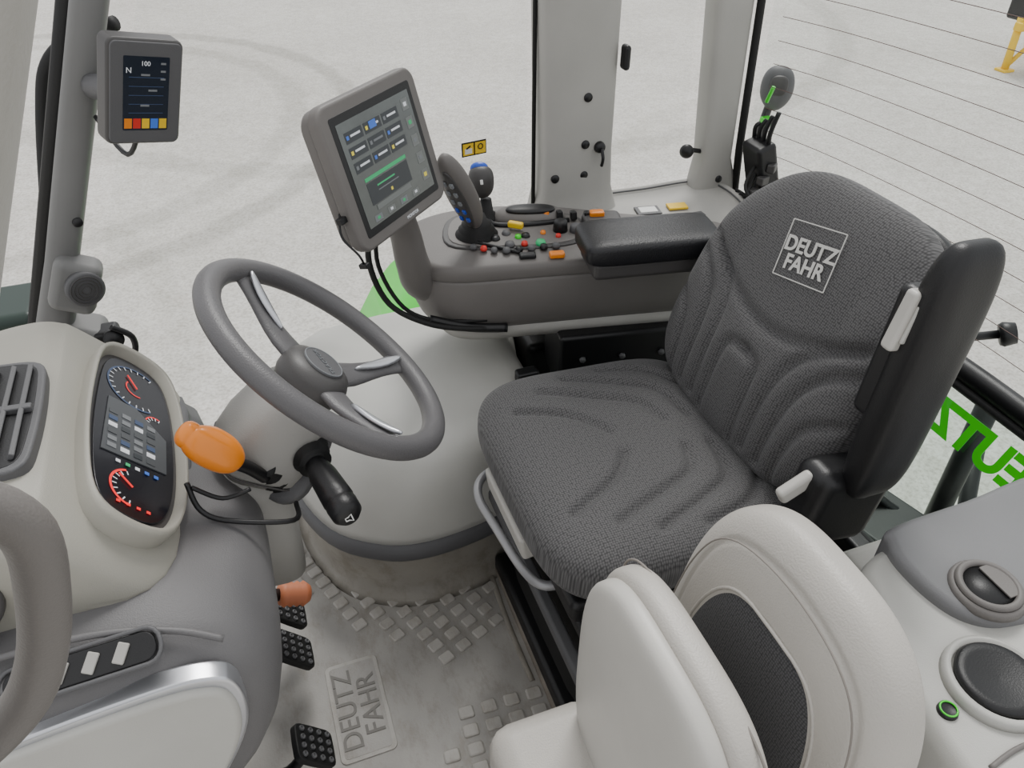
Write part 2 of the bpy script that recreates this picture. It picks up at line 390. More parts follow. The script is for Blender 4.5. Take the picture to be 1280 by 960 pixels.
root('instrument_cluster')
MC=MF((-.204,.868,.787),(0,1,0),(-.62,0,.78))
co=crc([(-.155,-.035,0),(-.162,.015,0),(-.135,.048,0),(-.05,.060,0),(.05,.060,0),(.135,.05,0),(.158,.02,0),(.15,-.03,0),(.10,-.052,0),(0,-.062,0),(-.10,-.058,0)],5)
rings=[]
for s,z in((1.09,-.040),(1.11,.004),(1.08,.011),(1.035,.009),(1.0,-.006)):
    rings.append([V((p.x*s,p.y*(s+.05 if s>1 else s),z)) for p in co])
loft('hood_rim',rings,POD,MC,cap=False)
prism('bezel',[(p.x*1.04,p.y*1.06) for p in co],-.03,-.004,TAUPED,MC,.002)
MC=MC@T(0,0,.0025)
prism('face',[(p.x*.95,p.y*.92) for p in co],-.007,-.003,GAUGE,MC,.001)
def arc(name,cx,cy,r,a0,a1,mat,n=16,wd=.0012,z=-.0022):
    vs=[];fs=[]
    for i in range(n+1):
        a=math.radians(a0+(a1-a0)*i/n)
        for q in(r-wd,r+wd):vs.append((cx+q*math.cos(a),cy+q*math.sin(a),z))
    for i in range(n):fs.append((2*i,2*i+1,2*i+3,2*i+2))
    add(name,vs,fs,mat,MC,smooth=False)
def ticks(name,cx,cy,r0,r1,a0,a1,k,mat):
    vs=[];fs=[]
    for i in range(k):
        a=math.radians(a0+(a1-a0)*i/(k-1));c_,s_=math.cos(a),math.sin(a);t=.0008
        b0=len(vs)
        for q,p in((r0,-t),(r1,-t),(r1,t),(r0,t)):vs.append((cx+q*c_-p*s_,cy+q*s_+p*c_,-.002))
        fs.append((b0,b0+1,b0+2,b0+3))
    add(name,vs,fs,mat,MC,smooth=False)
arc('speed_arc',.095,0,.043,-30,210,EBLUED,24,.0015);ticks('speed_ticks',.095,0,.036,.042,-30,210,17,EWHITE)
arc('needle_red',.095,0,.016,60,200,ERED,12,.0010);box('needle',(.026,.002,.001),MC@T(.105,.008,-.001)@RZ(35),ERED,0)
arc('temp_arc',.035,-.030,.016,-20,180,ERED,12,.0010);ticks('temp_ticks',.035,-.030,.010,.015,-20,180,9,EWHITE)
arc('fuel_arc',-.108,.0,.030,20,170,ERED,20,.0016);ticks('fuel_ticks',-.108,0,.022,.028,20,170,9,EWHITE)
box('needle_fuel',(.024,.0025,.001),MC@T(-.099,.011,-.001)@RZ(50),ERED,0)
prism('lcd',[(-.055,-.045),(.012,-.045),(.050,.0),(.050,.040),(-.060,.045)],-.003,-.0015,LCDM,MC,.0)
for i in range(6):
    for j in range(4): box('lcd_row_%d_%d'%(i,j),(.008,.012,.0005),MC@T(-.047+.0135*i,.032-.018*j,-.001),(EGREY,LCDM,EWHITE,EGREY,TILE,EBLUED,LCDM)[(i*3+j*2)%7],0)
for i in range(5): box('warning_lamp_%d'%i,(.005,.006,.0006),MC@T(-.070,-.030+.013*i,-.0015),(EBLUE,EBLUE,EWHITE,EGREEN,EWHITE)[i],0)
for i in range(4): box('indicator_%d'%i,(.004,.005,.0006),MC@T(-.138,-.02+.013*i,-.0015),ERED,0)

# ------------------------------------------------------------------ steering column + wheel
c0=V((.057,.898,.826));ta=math.radians(42);TW=V((math.cos(ta),0,-math.sin(ta)));BW=V((0,1,0))
MW=MF(c0,TW,BW)
root('steering_wheel')
R=.180
tube('rim',[(R*math.cos(a),R*math.sin(a),0) for a in [2*math.pi*k/24 for k in range(24)]],.0175,WHEELM,MW,seg=18,sm=4,closed=True,flat=.9)
for ai,ang in enumerate((30,134,-62)):
    A=MW@RZ(ang)
    rs=[]
    for x,z,wd,th in((.02,-.035,.030,.010),(.07,-.034,.025,.010),(.11,-.024,.017,.009),(.15,-.009,.016,.008),(.178,0,.026,.008)):
        rs.append([V((x,wd*math.cos(t),z+th*math.sin(t))) for t in [2*math.pi*k/14 for k in range(14)]])
    loft('spoke_%d'%(ai+1),rs,WHEELM,A,sub=1)
    rs=[]
    for x,z,wd in((.075,-.021,.001),(.095,-.015,.006),(.12,-.008,.0095),(.148,.003,.009),(.166,.0115,.002)):
        rs.append([V((x,wd*math.cos(t),z+.0045*math.sin(t))) for t in [2*math.pi*k/10 for k in range(10)]])
    loft('spoke_insert_%d'%(ai+1),rs,SILVER,A,sub=1)
lathe('hub_cover',[(.0,-.07),(.046,-.068),(.052,-.05),(.052,-.034),(.046,-.022),(.03,-.015),(.0,-.014)],TAUPED,MW,40)
lathe('hub_badge',[(.0,-.018),(.030,-.018),(.031,-.013),(.028,-.0125),(.0,-.0122)],DGREY,MW,36)
tube('badge_ring',[(.0295*math.cos(a),.0295*math.sin(a),-.0125) for a in [2*math.pi*k/16 for k in range(16)]],.0009,EGREY,MW,seg=6,sm=2,closed=True)
txt('badge_text','TRACTOR',.011,MW@T(0,0,-.0115)@RZ(90+30),EGREY,.0003)

root('steering_column')
NW=MW.to_3x3()@V((0,0,1))
def colring(c,dirn,w_,h_):
    z=V(dirn).normalized();y=V((0,1,0));x=y.cross(z).normalized()
    return [V(c)+x*a+y*b_ for a,b_ in rrect(w_,h_,4)]
loft('upper_housing',[colring(c0-NW*.055,NW,.034,.038),colring(c0-NW*.075,NW,.046,.050),colring(c0-NW*.115,NW,.055,.064),
    colring(c0-NW*.155,NW,.060,.070),colring(c0-NW*.185-V((0,0,.004)),NW+V((0,0,.2)),.062,.070),colring(c0-NW*.195-V((0,0,.014)),NW+V((0,0,.3)),.052,.060)],COLG)
c1=c0-NW*.195-V((0,0,.008))
loft('lower_housing',[colring(c1,NW+V((0,0,.3)),.050,.058),colring(c1+V((-.010,-.002,-.035)),(.25,0,1),.054,.060),
    colring(c1+V((-.020,-.005,-.10)),(.15,0,1),.060,.062),colring(c1+V((-.03,-.01,-.20)),(.1,0,1),.066,.064)],COLG)
tube('seam_ring',colring(c0-NW*.188-V((0,0,.006)),NW+V((0,0,.22)),.0625,.0705),.0015,TAUPED,closed=True,sm=1)
def bellows(name,o,d,r0,r1,L_,n,mat=RUBBER):
    prof=[]
    for i in range(n*2+1):
        t=i/(n*2);r=r0+(r1-r0)*t;prof.append((r*(1 if i%2==0 else .82),t*L_))
    prof=[(0,0)]+prof+[(0,L_)]
    lathe_dir(name,o,d,prof,mat,24)
root('multifunction_stalk')
p0=V((.003,.84,.706));p1=V((.035,.71,.697));d=(p1-p0)
bellows('stalk_boot',p0-d.normalized()*.02,d,.034,.024,.04,3)
lathe_dir('stalk_collar',p0-d.normalized()*.03,d,[(0,0),(.042,0),(.042,.012),(.036,.016),(0,.016)],DGREY)
lathe_dir('stalk_grip',p0+d.normalized()*.012,d,[(.013,0),(.015,.01),(.0195,.035),(.021,.07),(.0215,.085),(.019,.09),(.0215,.094),(.0205,.112),(.014,.120),(0,.1205)],BLACK)
Mh=MF(p0+d.normalized()*.1335,(1,.1,.2),(0,.2,1))
tube('horn_mark',[Mh@V(q) for q in((-.006,-.002,0),(-.006,.003,0),(-.002,.003,0),(.003,.006,0),(.003,-.005,0),(-.002,-.002,0))],.0010,WHITE,sm=1,seg=6,closed=True)
root('shuttle_lever')
p0=V((-.062,.832,.692));p1=V((-.089,.80,.761))
lathe_dir('lever_collar',p0+V((.03,.03,-.04)),p1-p0,[(0,0),(.040,0),(.040,.014),(.034,.018),(0,.018)],DGREY)
bellows('lever_boot',p0+V((.02,.03,-.03)),p1-p0,.034,.020,.055,3)
tube('lever_rod',[p0,(-.077,.815,.73),(-.09,.80,.757)],.009,BLACK)
MO=MF((-.110,.80,.788),(-.55,.0,.70),(.35,.2,.3))
pad('lever_knob',.044,.026,.020,.020,ORANGE,MO,n=2.4,k=2.2,N=26,taper=.2,extra=lambda a,b:.006*math.sin(a*6))
pad('lever_knob_tip',.014,.018,.014,.014,ORANGE,MO@T(.036,.0,.004),n=2.4,k=2.2,N=12)
tube('guard_wire',[(-.150,.78,.76),(-.142,.763,.724),(-.110,.753,.703),(-.036,.758,.671),(-.029,.80,.66)],.0035,BLACK)
tube('guard_wire_upper',[(-.145,.775,.755),(-.115,.775,.725),(-.080,.785,.72)],.003,BLACK)

# ------------------------------------------------------------------ pedals
def pedal(name,x,y,z,arm):
    root(name)
    Mp=MF((x,y,z),(0,1,0),(-.62,0,.78))
    prism('pad',[(a,b_) for a,b_ in rrect(.036,.045,6,20)],-.008,.006,RUBBER,Mp,.003)
    for i in range(4):
        for j in range(4):
            lathe('stud_%d_%d'%(i,j),[(.0055,.005),(.0050,.0095),(.003,.0098),(.0028,.007),(0,.007)],DGREY,Mp@T(-.024+.016*i,-.030+.02*j,0),10)
    tube('arm',arm,.010,BLACK)
pedal('brake_pedal',-.104,.955,.120,[(-.12,.955,.12),(-.18,.955,.10),(-.26,.95,.2),(-.30,.93,.4)])
pedal('brake_pedal',-.104,1.045,.130,[(-.12,1.045,.13),(-.18,1.04,.11),(-.26,1.0,.2),(-.30,.93,.4)])
pedal('clutch_pedal',-.098,.752,.115,[(-.11,.752,.11),(-.16,.75,.06),(-.24,.76,.10),(-.27,.78,.3)])
root('parking_brake_handle')
lathe_dir('ribbed_grip',(-.106,.985,.255),(.8,.05,-.35),[(0,0),(.018,0)]+[(.024 if i%2 else .020,.004+.006*i) for i in range(9)]+[(.016,.058),(0,.061)],ORANGER)
tube('shaft',[(-.106,.985,.255),(-.2,.96,.31),(-.26,.93,.36)],.012,BLACK)

# ------------------------------------------------------------------ A pillars
def apillar(name,y,zb,zt,sgn,mat,dx=0,hw=.044,sl=.477):
    root(name)
    ax=lambda z:-.165+(z-1.15)*sl
    rs=[]
    for k in range(12):
        z=zb+(zt-zb)*k/11
        wx=hw+.015*max(0,(.75-z)/.3)
        rs.append([V((ax(z)-hw+dx+a,y+b_,z)) for a,b_ in rrect(wx,.04,3.5,20)])
    loft('trim',rs,mat)
    tube('rubber_seal',[(ax(zb)-2*hw-.004+dx,y+.03*sgn,zb),(ax(zt)-2*hw-.004+dx,y+.03*sgn,zt)],.017,RUBBER,sm=1)
apillar('pillar_front_right',1.47,.36,1.85,1,PILLAR,.010,.030,.42)
box('pillar_foot',(.10,.09,.16),T(-.390,1.46,.56)@RY(25),PILLAR,.02)
box('speaker_housing',(.080,.06,.105),T(-.335,1.43,.725)@RY(25),PILLAR,.018)
MSp=MF((-.315,1.395,.728),(.9,.35,.1),(.0,0,1))
lathe('speaker_grille',[(.033,-.01),(.033,.003),(.029,.005),(.0,.005)],DGREY,MSp,28)
for r in(.008,.014,.020,.026): tube('grille_ring_%d'%int(r*1000),[(r*math.cos(a),r*math.sin(a),.0055) for a in [2*math.pi*k/16 for k in range(16)]],.0012,TAUPED,MSp,seg=6,sm=2,closed=True)
box('latch',(.05,.05,.035),T(-.32,1.44,.60),BLACK,.01)
lathe_dir('latch_knob',(-.305,1.41,.61),(.3,-1,.3),[(0,0),(.018,0),(.018,.02),(0,.022)],BLACK)
tube('latch_hook',[(-.33,1.42,.57),(-.28,1.40,.57),(-.27,1.40,.61),(-.30,1.40,.64)],.006,BLACK)
lathe_dir('screw_cap',(-.295,1.432,.84),(.3,-1,.2),[(0,0),(.009,0),(.008,.004),(0,.004)],BLACK)
apillar('pillar_front_left',.22,.36,1.85,-1,PILLARL,.004)
root('grab_handle')
tube('handle_tube',[(x-.016,y,z+.018) for x,y,z in((-.235,.26,1.178),(-.18,.285,1.193),(-.135,.295,1.192),(-.113,.298,1.165),(-.120,.298,1.12),(-.138,.298,1.07),(-.163,.295,1.035),(-.215,.28,1.008),(-.27,.26,.99))],.0122,TAUPE,seg=20)

# ------------------------------------------------------------------ door frame outside + windows
root('door_frame')
tube('frame_tube',[(x+.042,y,z) for x,y,z in((-.53,1.63,.40),(-.505,1.63,.50),(-.475,1.63,.60),(-.42,1.64,.80),(-.37,1.65,.97),(-.335,1.65,1.05),(-.28,1.65,1.09),(-.20,1.6,1.12))],.013,RUBBER,seg=12)
root('headlamp_housing')
box('lamp_body',(.16,.16,.12),T(-.545,1.66,.535),DGREEN,.02)
def pane(name,P,mat,seal=0):
    root(name);add('glass',P,[(0,1,2,3)],mat,smooth=False)
    if seal:tube('seal',[V(p) for p in P],seal,RUBBER,seg=8,sm=1,closed=True)
pane('window_1',[(-.47,1.53,.30),(.655,1.70,.30),(.655,1.70,1.9),(.20,1.58,1.9)],GLASS)
pane('window_2',[(.87,1.70,.62),(1.10,1.70,.62),(1.04,1.70,1.9),(.85,1.70,1.9)],GLASS)
root('window_3')
cv=[(1.235,1.62),(1.285,1.42),(1.315,1.15),(1.33,.83),(1.315,.5),(1.28,.24),(1.22,.03)]
cvs=[(p.x,p.y) for p in crc([(a,b_,0) for a,b_ in cv],4,False)]
vs=[(x,y,z) for z in(.51,1.2,1.9) for x,y in cvs];n_=len(cvs)
add('glass',vs,[(r_*n_+i,r_*n_+i+1,(r_+1)*n_+i+1,(r_+1)*n_+i) for r_ in range(2) for i in range(n_-1)],GLASSD)
root('heating_wires')
for i in range(22):
    z=.56+i*.052
    tube('wire_%d'%i,[(x-.003,y,z) for x,y in cvs[1:-1]],.0008,WIRE,seg=5,sm=1)
pane('window_4',[(1.31,1.45,.46),(1.31,.10,.46),(1.13,.10,.12),(1.13,1.45,.12)],GLASSG,.012)
root('rear_window_frame')
tube('cross_bar',[(x-.005,y,.487) for x,y in cvs],.024,BLACK,sm=1,seg=16)
box('lower_bar',(.06,1.45,.06),T(1.115,.78,.10),BLACK,.012)
box('side_post_right',(.05,.05,.44),T(1.22,1.48,.29)@RY(28),BLACK,.012)
root('rear_decal')
txt('decal_text','DEUTZ',.096,MF((1.268,.872,.402),(0,1,0),(.47,0,.88)),LIME,.0006,ax='RIGHT',bold=.0038)

root('warning_label')
Ml=MF((.512,1.664,.785),(1,.16,0),(0,0,1))
box('plate',(.064,.034,.002),Ml,BLACK,.003)
box('left_panel',(.027,.027,.001),Ml@T(-.0155,0,.0016),YELLOW,0);box('right_panel',(.027,.027,.001),Ml@T(.0155,0,.0016),YELLOW,0)
box('white_panel',(.018,.012,.001),Ml@T(-.0155,-.004,.0022),WHITE,0)
box('pictogram_a',(.012,.003,.001),Ml@T(-.0155,.005,.0028)@RZ(30),BLACK,0)
tube('pictogram_ring',[(.0155+.006*math.cos(a),.003+.006*math.sin(a),.003) for a in [k*math.pi/4 for k in range(8)]],.0012,BLACK,Ml,seg=6,sm=2,closed=True)

# ------------------------------------------------------------------ B and C pillars
root('pillar_centre_right')
rs=[]
for z,x0,x1,y0 in((.50,.60,.93,1.54),(.56,.62,.91,1.56),(.60,.655,.875,1.60),(.66,.670,.860,1.615),(.75,.672,.856,1.62),(1.1,.660,.852,1.62),(1.9,.645,.84,1.60)):
    rs.append([V(((x0+x1)/2+a,(y0+1.72)/2+b_,z)) for a,b_ in rrect((x1-x0)/2,(1.72-y0)/2,5,28)])
loft('trim',rs,PILLARL)
tube('seal_front',[(.660,1.66,.60),(.650,1.66,1.9)],.005,RUBBER,sm=1)
for x,z in((.775,.885),(.775,.775),(.70,.70),(.775,.70)):
    lathe_dir('screw_cap_%d'%int(z*1000+x*10),(x,1.622,z),(0,-1,0),[(0,0),(.011,0),(.010,.005),(0,.005)],BLACK)
lathe_dir('coat_hook',(.812,1.620,.765),(0,-1,0),[(0,0),(.014,0),(.013,.008),(.009,.014),(0,.014)],BLACK)
tube('hook_prong',[(.812,1.605,.765),(.812,1.595,.745),(.812,1.60,.725)],.004,BLACK)
box('belt_anchor',(.016,.03,.055),T(.862,1.62,.965),BLACK,.008)
root('pillar_rear_right')
rs=[]
for z,x0,x1 in((.56,1.09,1.25),(.60,1.105,1.24),(.68,1.118,1.208),(1.06,1.088,1.195),(1.9,1.01,1.12)):
    rs.append([V(((x0+x1)/2+a,1.66+b_,z)) for a,b_ in rrect((x1-x0)/2,.035,4,24)])
loft('trim',rs,PILLARL)
tube('seal',[(1.235,1.63,.55),(1.222,1.63,.7),(1.207,1.63,1.06),(1.13,1.62,1.9)],.010,RUBBER,sm=1)
lathe_dir('window_latch',(1.07,1.64,.715),(-.6,-1,.1),[(0,0),(.016,0),(.018,.010),(.011,.018),(0,.020)],BLACK)
tube('latch_bar',[(1.07,1.65,.715),(1.13,1.65,.70)],.006,BLACK,sm=1)
lathe_dir('screw_cap',(1.17,1.627,.63),(0,-1,0),[(0,0),(.010,0),(.009,.005),(0,.005)],BLACK)

root('right_side_ledge')
led=[(.80,1.685),(.98,1.69),(1.16,1.685),(1.20,1.60),(1.18,1.47),(1.13,1.38),(1.04,1.37),(.96,1.43),(.86,1.49),(.80,1.56)]
def lr(s,z,c=(1.01,1.54)):
    return [V((c[0]+(p.x-c[0])*s,c[1]+(p.y-c[1])*s,z)) for p in crc([(a,b_,0) for a,b_ in led],5)]
loft('ledge_body',[lr(.98,.02),lr(1,.10),lr(1.0,.57),lr(.995,.60),lr(.96,.615),lr(.90,.617),lr(.87,.606),lr(.3,.604)],PILLARL)
tube('ledge_groove',lr(.885,.6115),.0025,DGREY,sm=1,closed=True,seg=8)
box('switch_frame',(.062,.045,.004),T(.93,1.56,.608)@RZ(-10),DGREY,.002);box('switch_white',(.045,.03,.006),T(.93,1.56,.609)@RZ(-10),WHITE,.002)
box('switch_yellow',(.050,.032,.006),T(1.01,1.555,.609)@RZ(-10),YELLOW,.002)
box('switch_dark_1',(.035,.025,.010),T(.96,1.50,.61),BLACK,.003);box('switch_dark_2',(.035,.025,.010),T(1.03,1.49,.61),DGREY,.003)
root('wall_right')
box('wall_panel',(.76,.05,.53),T(.93,1.745,.25),PILLARL,.01)
root('inner_fender')
box('fender_box',(.22,.20,.38),T(.67,1.52,.18),BLACK,.02)

root('remote_lever_bank')
box('bank_base',(.055,.08,.19),T(1.245,1.55,.66)@RY(-18),BLACK,.012)
for i in range(4):
    tube('lever_%d'%i,[(1.24,1.53+.02*i,.70),(1.225,1.525+.02*i,.77),(1.235,1.52+.02*i,.83-.015*i)],.006,BLACK)
for i in range(6):
    tube('cable_%d'%i,[(1.24,1.55,.72-.02*i),(1.17+.012*i,1.51,.66-.02*i),(1.19,1.47+.02*i,.62),(1.25,1.46,.58)],.004,RUBBER)
tube('green_cable',[(1.27,1.62,.82),(1.275,1.61,.86)],.005,LIME)
for i in range(3): box('connector_%d'%i,(.03,.02,.022),T(1.20+.02*i,1.51,.635+.03*i)@RZ(20*i),TAUPED,.004)
root('work_lamp')
pad('lamp_shell',.044,.058,.035,.03,DGREY,MF((1.405,1.76,.80),(.8,-.6,0),(.1,.1,1)),n=2.4,k=2.2,N=16,taperb=.3)
pad('lamp_lens',.024,.026,.010,.01,TAUPED,MF((1.390,1.735,.815),(.8,-.6,0),(.1,.1,1)),n=2.6,k=2.6,N=12)
tube('lamp_bracket',[(1.40,1.77,.76),(1.36,1.74,.68),(1.32,1.70,.60)],.012,BLACK)
box('lamp_bolt',(.03,.03,.02),T(1.37,1.73,.725),LIME,.004)
root('gas_strut')
tube('rod',[(1.27,.99,.50),(1.33,.94,.525),(1.41,.88,.56)],.009,BLACK,sm=1)
lathe_dir('end_knob',(1.395,.89,.553),(.8,-.6,.35),[(0,0),(.022,0),(.026,.008),(.022,.03),(0,.032)],BLACK)

root('fender')
rs=[]
for k in range(9):
    a=math.radians(-10+k*12);x=.70-.48*math.cos(a);z=-.22+.50*math.sin(a)
    rs.append([V((x,1.96+b_,z+c_)) for b_,c_ in((-.14,0),(-.13,.02),(.3,.03),(.31,0),(.3,-.02),(-.13,-.02))])
loft('fender_panel',rs,LIME)
tube('fender_edge',[(r_[0].x-.01,1.82,r_[0].z+.005) for r_ in rs],.020,BLACK,sm=2)
root('hitch_linkage')
tube('lift_rod',[(1.55,.93,-.35),(1.62,.98,.25)],.028,BLACK,sm=1)
tube('lift_rod_2',[(1.5,.70,-.5),(1.75,1.05,.05)],.022,BLACK,sm=1)
tube('hydraulic_hose',[(1.35,1.1,.0),(1.5,.95,-.12),(1.6,.8,-.05),(1.7,.75,-.3)],.014,BLACK)
box('linkage_plate',(.20,.35,.06),T(1.42,.95,-.12)@RZ(15),BLACK,.015)
tube('lower_link',[(1.2,.6,-.6),(2.2,.45,-.75)],.035,BLACK,sm=1)
tube('lower_link_2',[(1.2,1.1,-.6),(2.2,1.25,-.75)],.035,BLACK,sm=1)

root('parked_implement')
for sx_ in(-.22,.35):
    tube('leg_%d'%int(sx_*100),[(9.35+sx_,7.25,-.75),(9.32+sx_,7.2,-1.33)],.045,YELLOW,sm=1)
    tube('leg_brace_%d'%int(sx_*100),[(9.45+sx_,7.25,-.75),(9.55+sx_,7.2,-1.1),(9.32+sx_,7.2,-1.3)],.03,YELLOW,sm=1)
    box('foot_%d'%int(sx_*100),(.16,.16,.03),T(9.32+sx_,7.2,-1.335),YELLOW,.005)
box('frame',(1.6,.12,.10),T(9.85,7.20,-.84),YELLOW,.02)
box('body',(1.5,.4,.40),T(9.95,7.35,-.62),BLACK,.04)
box('upper_frame',(1.3,.4,.12),T(9.95,7.35,-.25),YELLOW,.03)
for i in range(4):
    lathe_dir('roller_%d'%i,(9.35+.27*i,7.05,-.62),(0,1,0),[(0,0),(.13,0),(.13,.3),(0,.3)],BLACK)
    box('tine_%d'%i,(.05,.05,.6),T(9.35+.27*i,7.15,-.25),BLACK,.01)
    box('guard_%d'%i,(.10,.05,.08),T(9.45+.27*i,7.12,-.45),YELLOW,.01)

# ------------------------------------------------------------------ armrest console
root('armrest_console')
con=[(.285,1.44),(.30,1.36),(.36,1.315),(.50,1.285),(.70,1.245),(.90,1.205),(.985,1.20),(1.01,1.26),(.96,1.34),(.80,1.43),(.66,1.52),(.50,1.58),(.38,1.58),(.30,1.53)]
def cr_(s,z,dz=0,c=(.62,1.39),sy=None):
    return [V((c[0]+(p.x-c[0])*s,c[1]+(p.y-c[1])*(sy or s),z+dz*(p.x-c[0]))) for p in crc([(a,b_,0) for a,b_ in con],5)]
loft('lower_body',[cr_(.70,.515,sy=.6),cr_(.86,.52,sy=.82),cr_(.95,.54,sy=.92),cr_(.99,.575),cr_(1.0,.61),cr_(.99,.64),cr_(.975,.648)],TAUPE)
loft('upper_body',[cr_(.97,.645),cr_(.995,.652),cr_(.995,.668),cr_(.975,.678),cr_(.93,.682),cr_(.6,.684),cr_(.2,.685)],TAUPE)
loft('underside_strip',[cr_(.7,.49,sy=.6),cr_(.84,.492,sy=.84),cr_(.86,.515,sy=.88),cr_(.8,.53,sy=.8)],PILLARL)
deck=crc([(.37,1.41,0),(.47,1.355,0),(.60,1.325,0),(.665,1.35,0),(.68,1.44,0),(.60,1.50,0),(.48,1.54,0),(.40,1.52,0)],5)
prism('control_deck',[(p.x,p.y) for p in deck],.680,.688,TAUPED,I4,.003)
prism('control_deck_inlay',[(.53+(p.x-.53)*.93,1.44+(p.y-1.44)*.90) for p in deck],.686,.690,TAUPE,I4,.002)
pad('palm_rest',.080,.036,.026,.01,TAUPE,MF((.575,1.47,.69),(1,-.28,0),(.28,1,0)),n=2.5,k=2.2,N=18)
pad('palm_rest_inset',.055,.020,.008,.01,BLACK,MF((.575,1.462,.712),(1,-.28,0),(.28,1,0)),n=2.5,k=2.2,N=12)
tube('palm_rest_edge',[(.49,1.50,.69),(.49,1.455,.692),(.56,1.430,.693),(.65,1.42,.692)],.006,BLACK)
def btn(name,x,y,mat,r=.008,h=.008,z=.688):
    lathe(name,[(0,0),(r*1.25,0),(r*1.2,h*.4),(r,h),(0,h*1.05)],mat,T(x,y,z),16)
btn('button_green',.554,1.346,EGREEN,.009);btn('button_red',.520,1.352,RED,.006);btn('button_green_2',.518,1.385,LIME,.006)
btn('button_red_2',.60,1.36,RED,.005);btn('button_dark_1',.49,1.36,DGREY,.009);btn('button_dark_2',.47,1.395,BLACK,.009)
btn('button_dark_3',.50,1.41,DGREY,.008);btn('button_dark_4',.535,1.385,BLACK,.008);btn('button_orange_s',.575,1.385,ORANGE,.005)
for i in range(5): btn('button_row_%d'%i,.475+.026*i,1.338-.004*i,BLACK if i%2 else DGREY,.007)
for i in range(3): btn('button_edge_%d'%i,.415+.018*i,1.375-.014*i,(DGREY,RED,DGREY)[i],.006)
lathe('rotary_knob',[(0,0),(.016,0),(.015,.022),(.012,.026),(0,.026)],BLACK,T(.615,1.385,.688),20)
lathe('rotary_knob_2',[(0,0),(.014,0),(.013,.014),(.010,.018),(0,.018)],DGREY,T(.645,1.37,.688),20)
box('rocker_orange',(.032,.018,.012),T(.567,1.288,.69)@RZ(-12),ORANGE,.004)
box('rocker_dark',(.035,.018,.010),T(.51,1.308,.688)@RZ(-12),BLACK,.004)
box('rocker_yellow',(.034,.014,.014),T(.525,1.420,.702)@RZ(-40),YELLOW,.004)
tube('slider_slot',[(.42,1.40,.691),(.45,1.37,.691),(.50,1.325,.688)],.004,BLACK)
for i in range(4):
    box('thumb_lever_%d'%i,(.014,.022,.02),T(.605+.028*i,1.445-.012*i,.702)@RX(-15)@RZ(-15),BLACK if i else ORANGE,.004)
box('switch_pod',(.085,.07,.035),T(.715,1.385,.69)@RZ(-15),TAUPED,.012)
box('orange_tab',(.032,.02,.014),T(.705,1.395,.710)@RZ(-15),ORANGE,.004)
Ma=MF((.725,1.20,.738),(.975,-.17,0),(.17,.975,0))
pad('armrest_cushion',.140,.066,.028,.022,LEATHERB,Ma,n=8,k=5,N=30)
box('armrest_base',(.25,.115,.04),Ma@T(0,0,-.032),TAUPED,.012)
box('console_bracket',(.40,.16,.16),T(.78,1.30,.42)@RZ(-10),BLACK,.01)
for i in range(3): lathe_dir('bracket_bolt_%d'%i,(.62+.09*i,1.245-.016*i,.44),(-.17,-1,0),[(0,0),(.008,0),(.007,.006),(0,.006)],DGREY,6)
root('joystick')
lathe('boot',[(.0,0),(.030,0),(.026,.012),(.016,.02),(.012,.05),(0,.05)],RUBBER,T(.485,1.50,.684))
pad('ball_grip',.028,.036,.026,.024,TAUPED,MF((.475,1.50,.775),(.95,-.3,0),(-.1,0,1)),n=2.3,k=2.2,N=18,taper=-.15)
pad('blue_cap',.020,.011,.016,.016,BLUE,MF((.474,1.507,.801),(.95,-.3,0),(0,1,.3)),n=2.3,k=2.2,N=12)
box('thumb_button',(.006,.01,.004),T(.468,1.474,.785)@RX(70),WHITE,.001)
root('control_lever')
lathe('bellows',[(0,0),(.044,0),(.046,.006),(.037,.012),(.039,.018),(.031,.024),(.032,.030),(.024,.036),(.018,.05),(0,.05)],RUBBER,T(.44,1.43,.686))
Mb=MF((.395,1.378,.812),(.62,-.72,-.03),(-.38,-.36,.84))
pad('paddle',.031,.116,.024,.022,TAUPE,Mb,n=2.3,k=2.6,N=26,taper=.12,taperb=.25)
pad('paddle_face',.020,.092,.006,.006,TAUPED,Mb@T(.004,0,.0195),n=2.3,k=2.6,N=16,taper=.12,taperb=.25)
for i in range(5):
    for s in(-1,1):
        box('paddle_button_%d_%d'%(i,s),(.008,.012,.006),Mb@T(.008*s+.004,.06-.028*i,.0255),(BLUE if i>2 else EGREY),.002)
tube('paddle_stem',[(.44,1.43,.72),(.43,1.415,.745),(.42,1.405,.76)],.014,TAUPED)

# ------------------------------------------------------------------ touchscreen monitor
root('touchscreen_monitor')
al=math.radians(44);x_=V((math.cos(al),math.sin(al),0));n0=V((math.sin(al),-math.cos(al),0))
tl=math.radians(15);y_=(V((0,0,1))*math.cos(tl)-n0*math.sin(tl))
Mm=MF((.229,1.255,.952),x_,y_)@Matrix.Scale(.86,4)
prism('back_shell',rr(.152,.132,.035,6),-.050,-.012,TAUPE,Mm,.014)
prism('bezel',rr(.158,.138,.03,6),-.020,.008,TAUPE,Mm,.007)
prism('screen_border',rr(.132,.114,.006),.006,.0088,BLACK,Mm,.001)
prism('screen',rr(.119,.099,.002),.008,.0094,SCREEN,Mm,0)
for i in range(3):
    for j in range(3):
        box('tile_%d_%d'%(i,j),(.054,.020,.0004),Mm@T(-.078+.060*i,.070-.028*j,.0097),TILE,0)
        box('tile_text_%d_%d'%(i,j),(.030,.004,.0003),Mm@T(-.074+.060*i,.071-.028*j,.0101),EGREY if (i*j)%2 else EWHITE,0)
        box('tile_dot_%d_%d'%(i,j),(.007,.007,.0003),Mm@T(-.098+.060*i,.070-.028*j,.0101),(EBLUE,EYEL,EGREY)[(i+j)%3],0)
box('tile_icon',(.022,.014,.0004),Mm@T(-.018,.072,.0103),EBLUE,0)
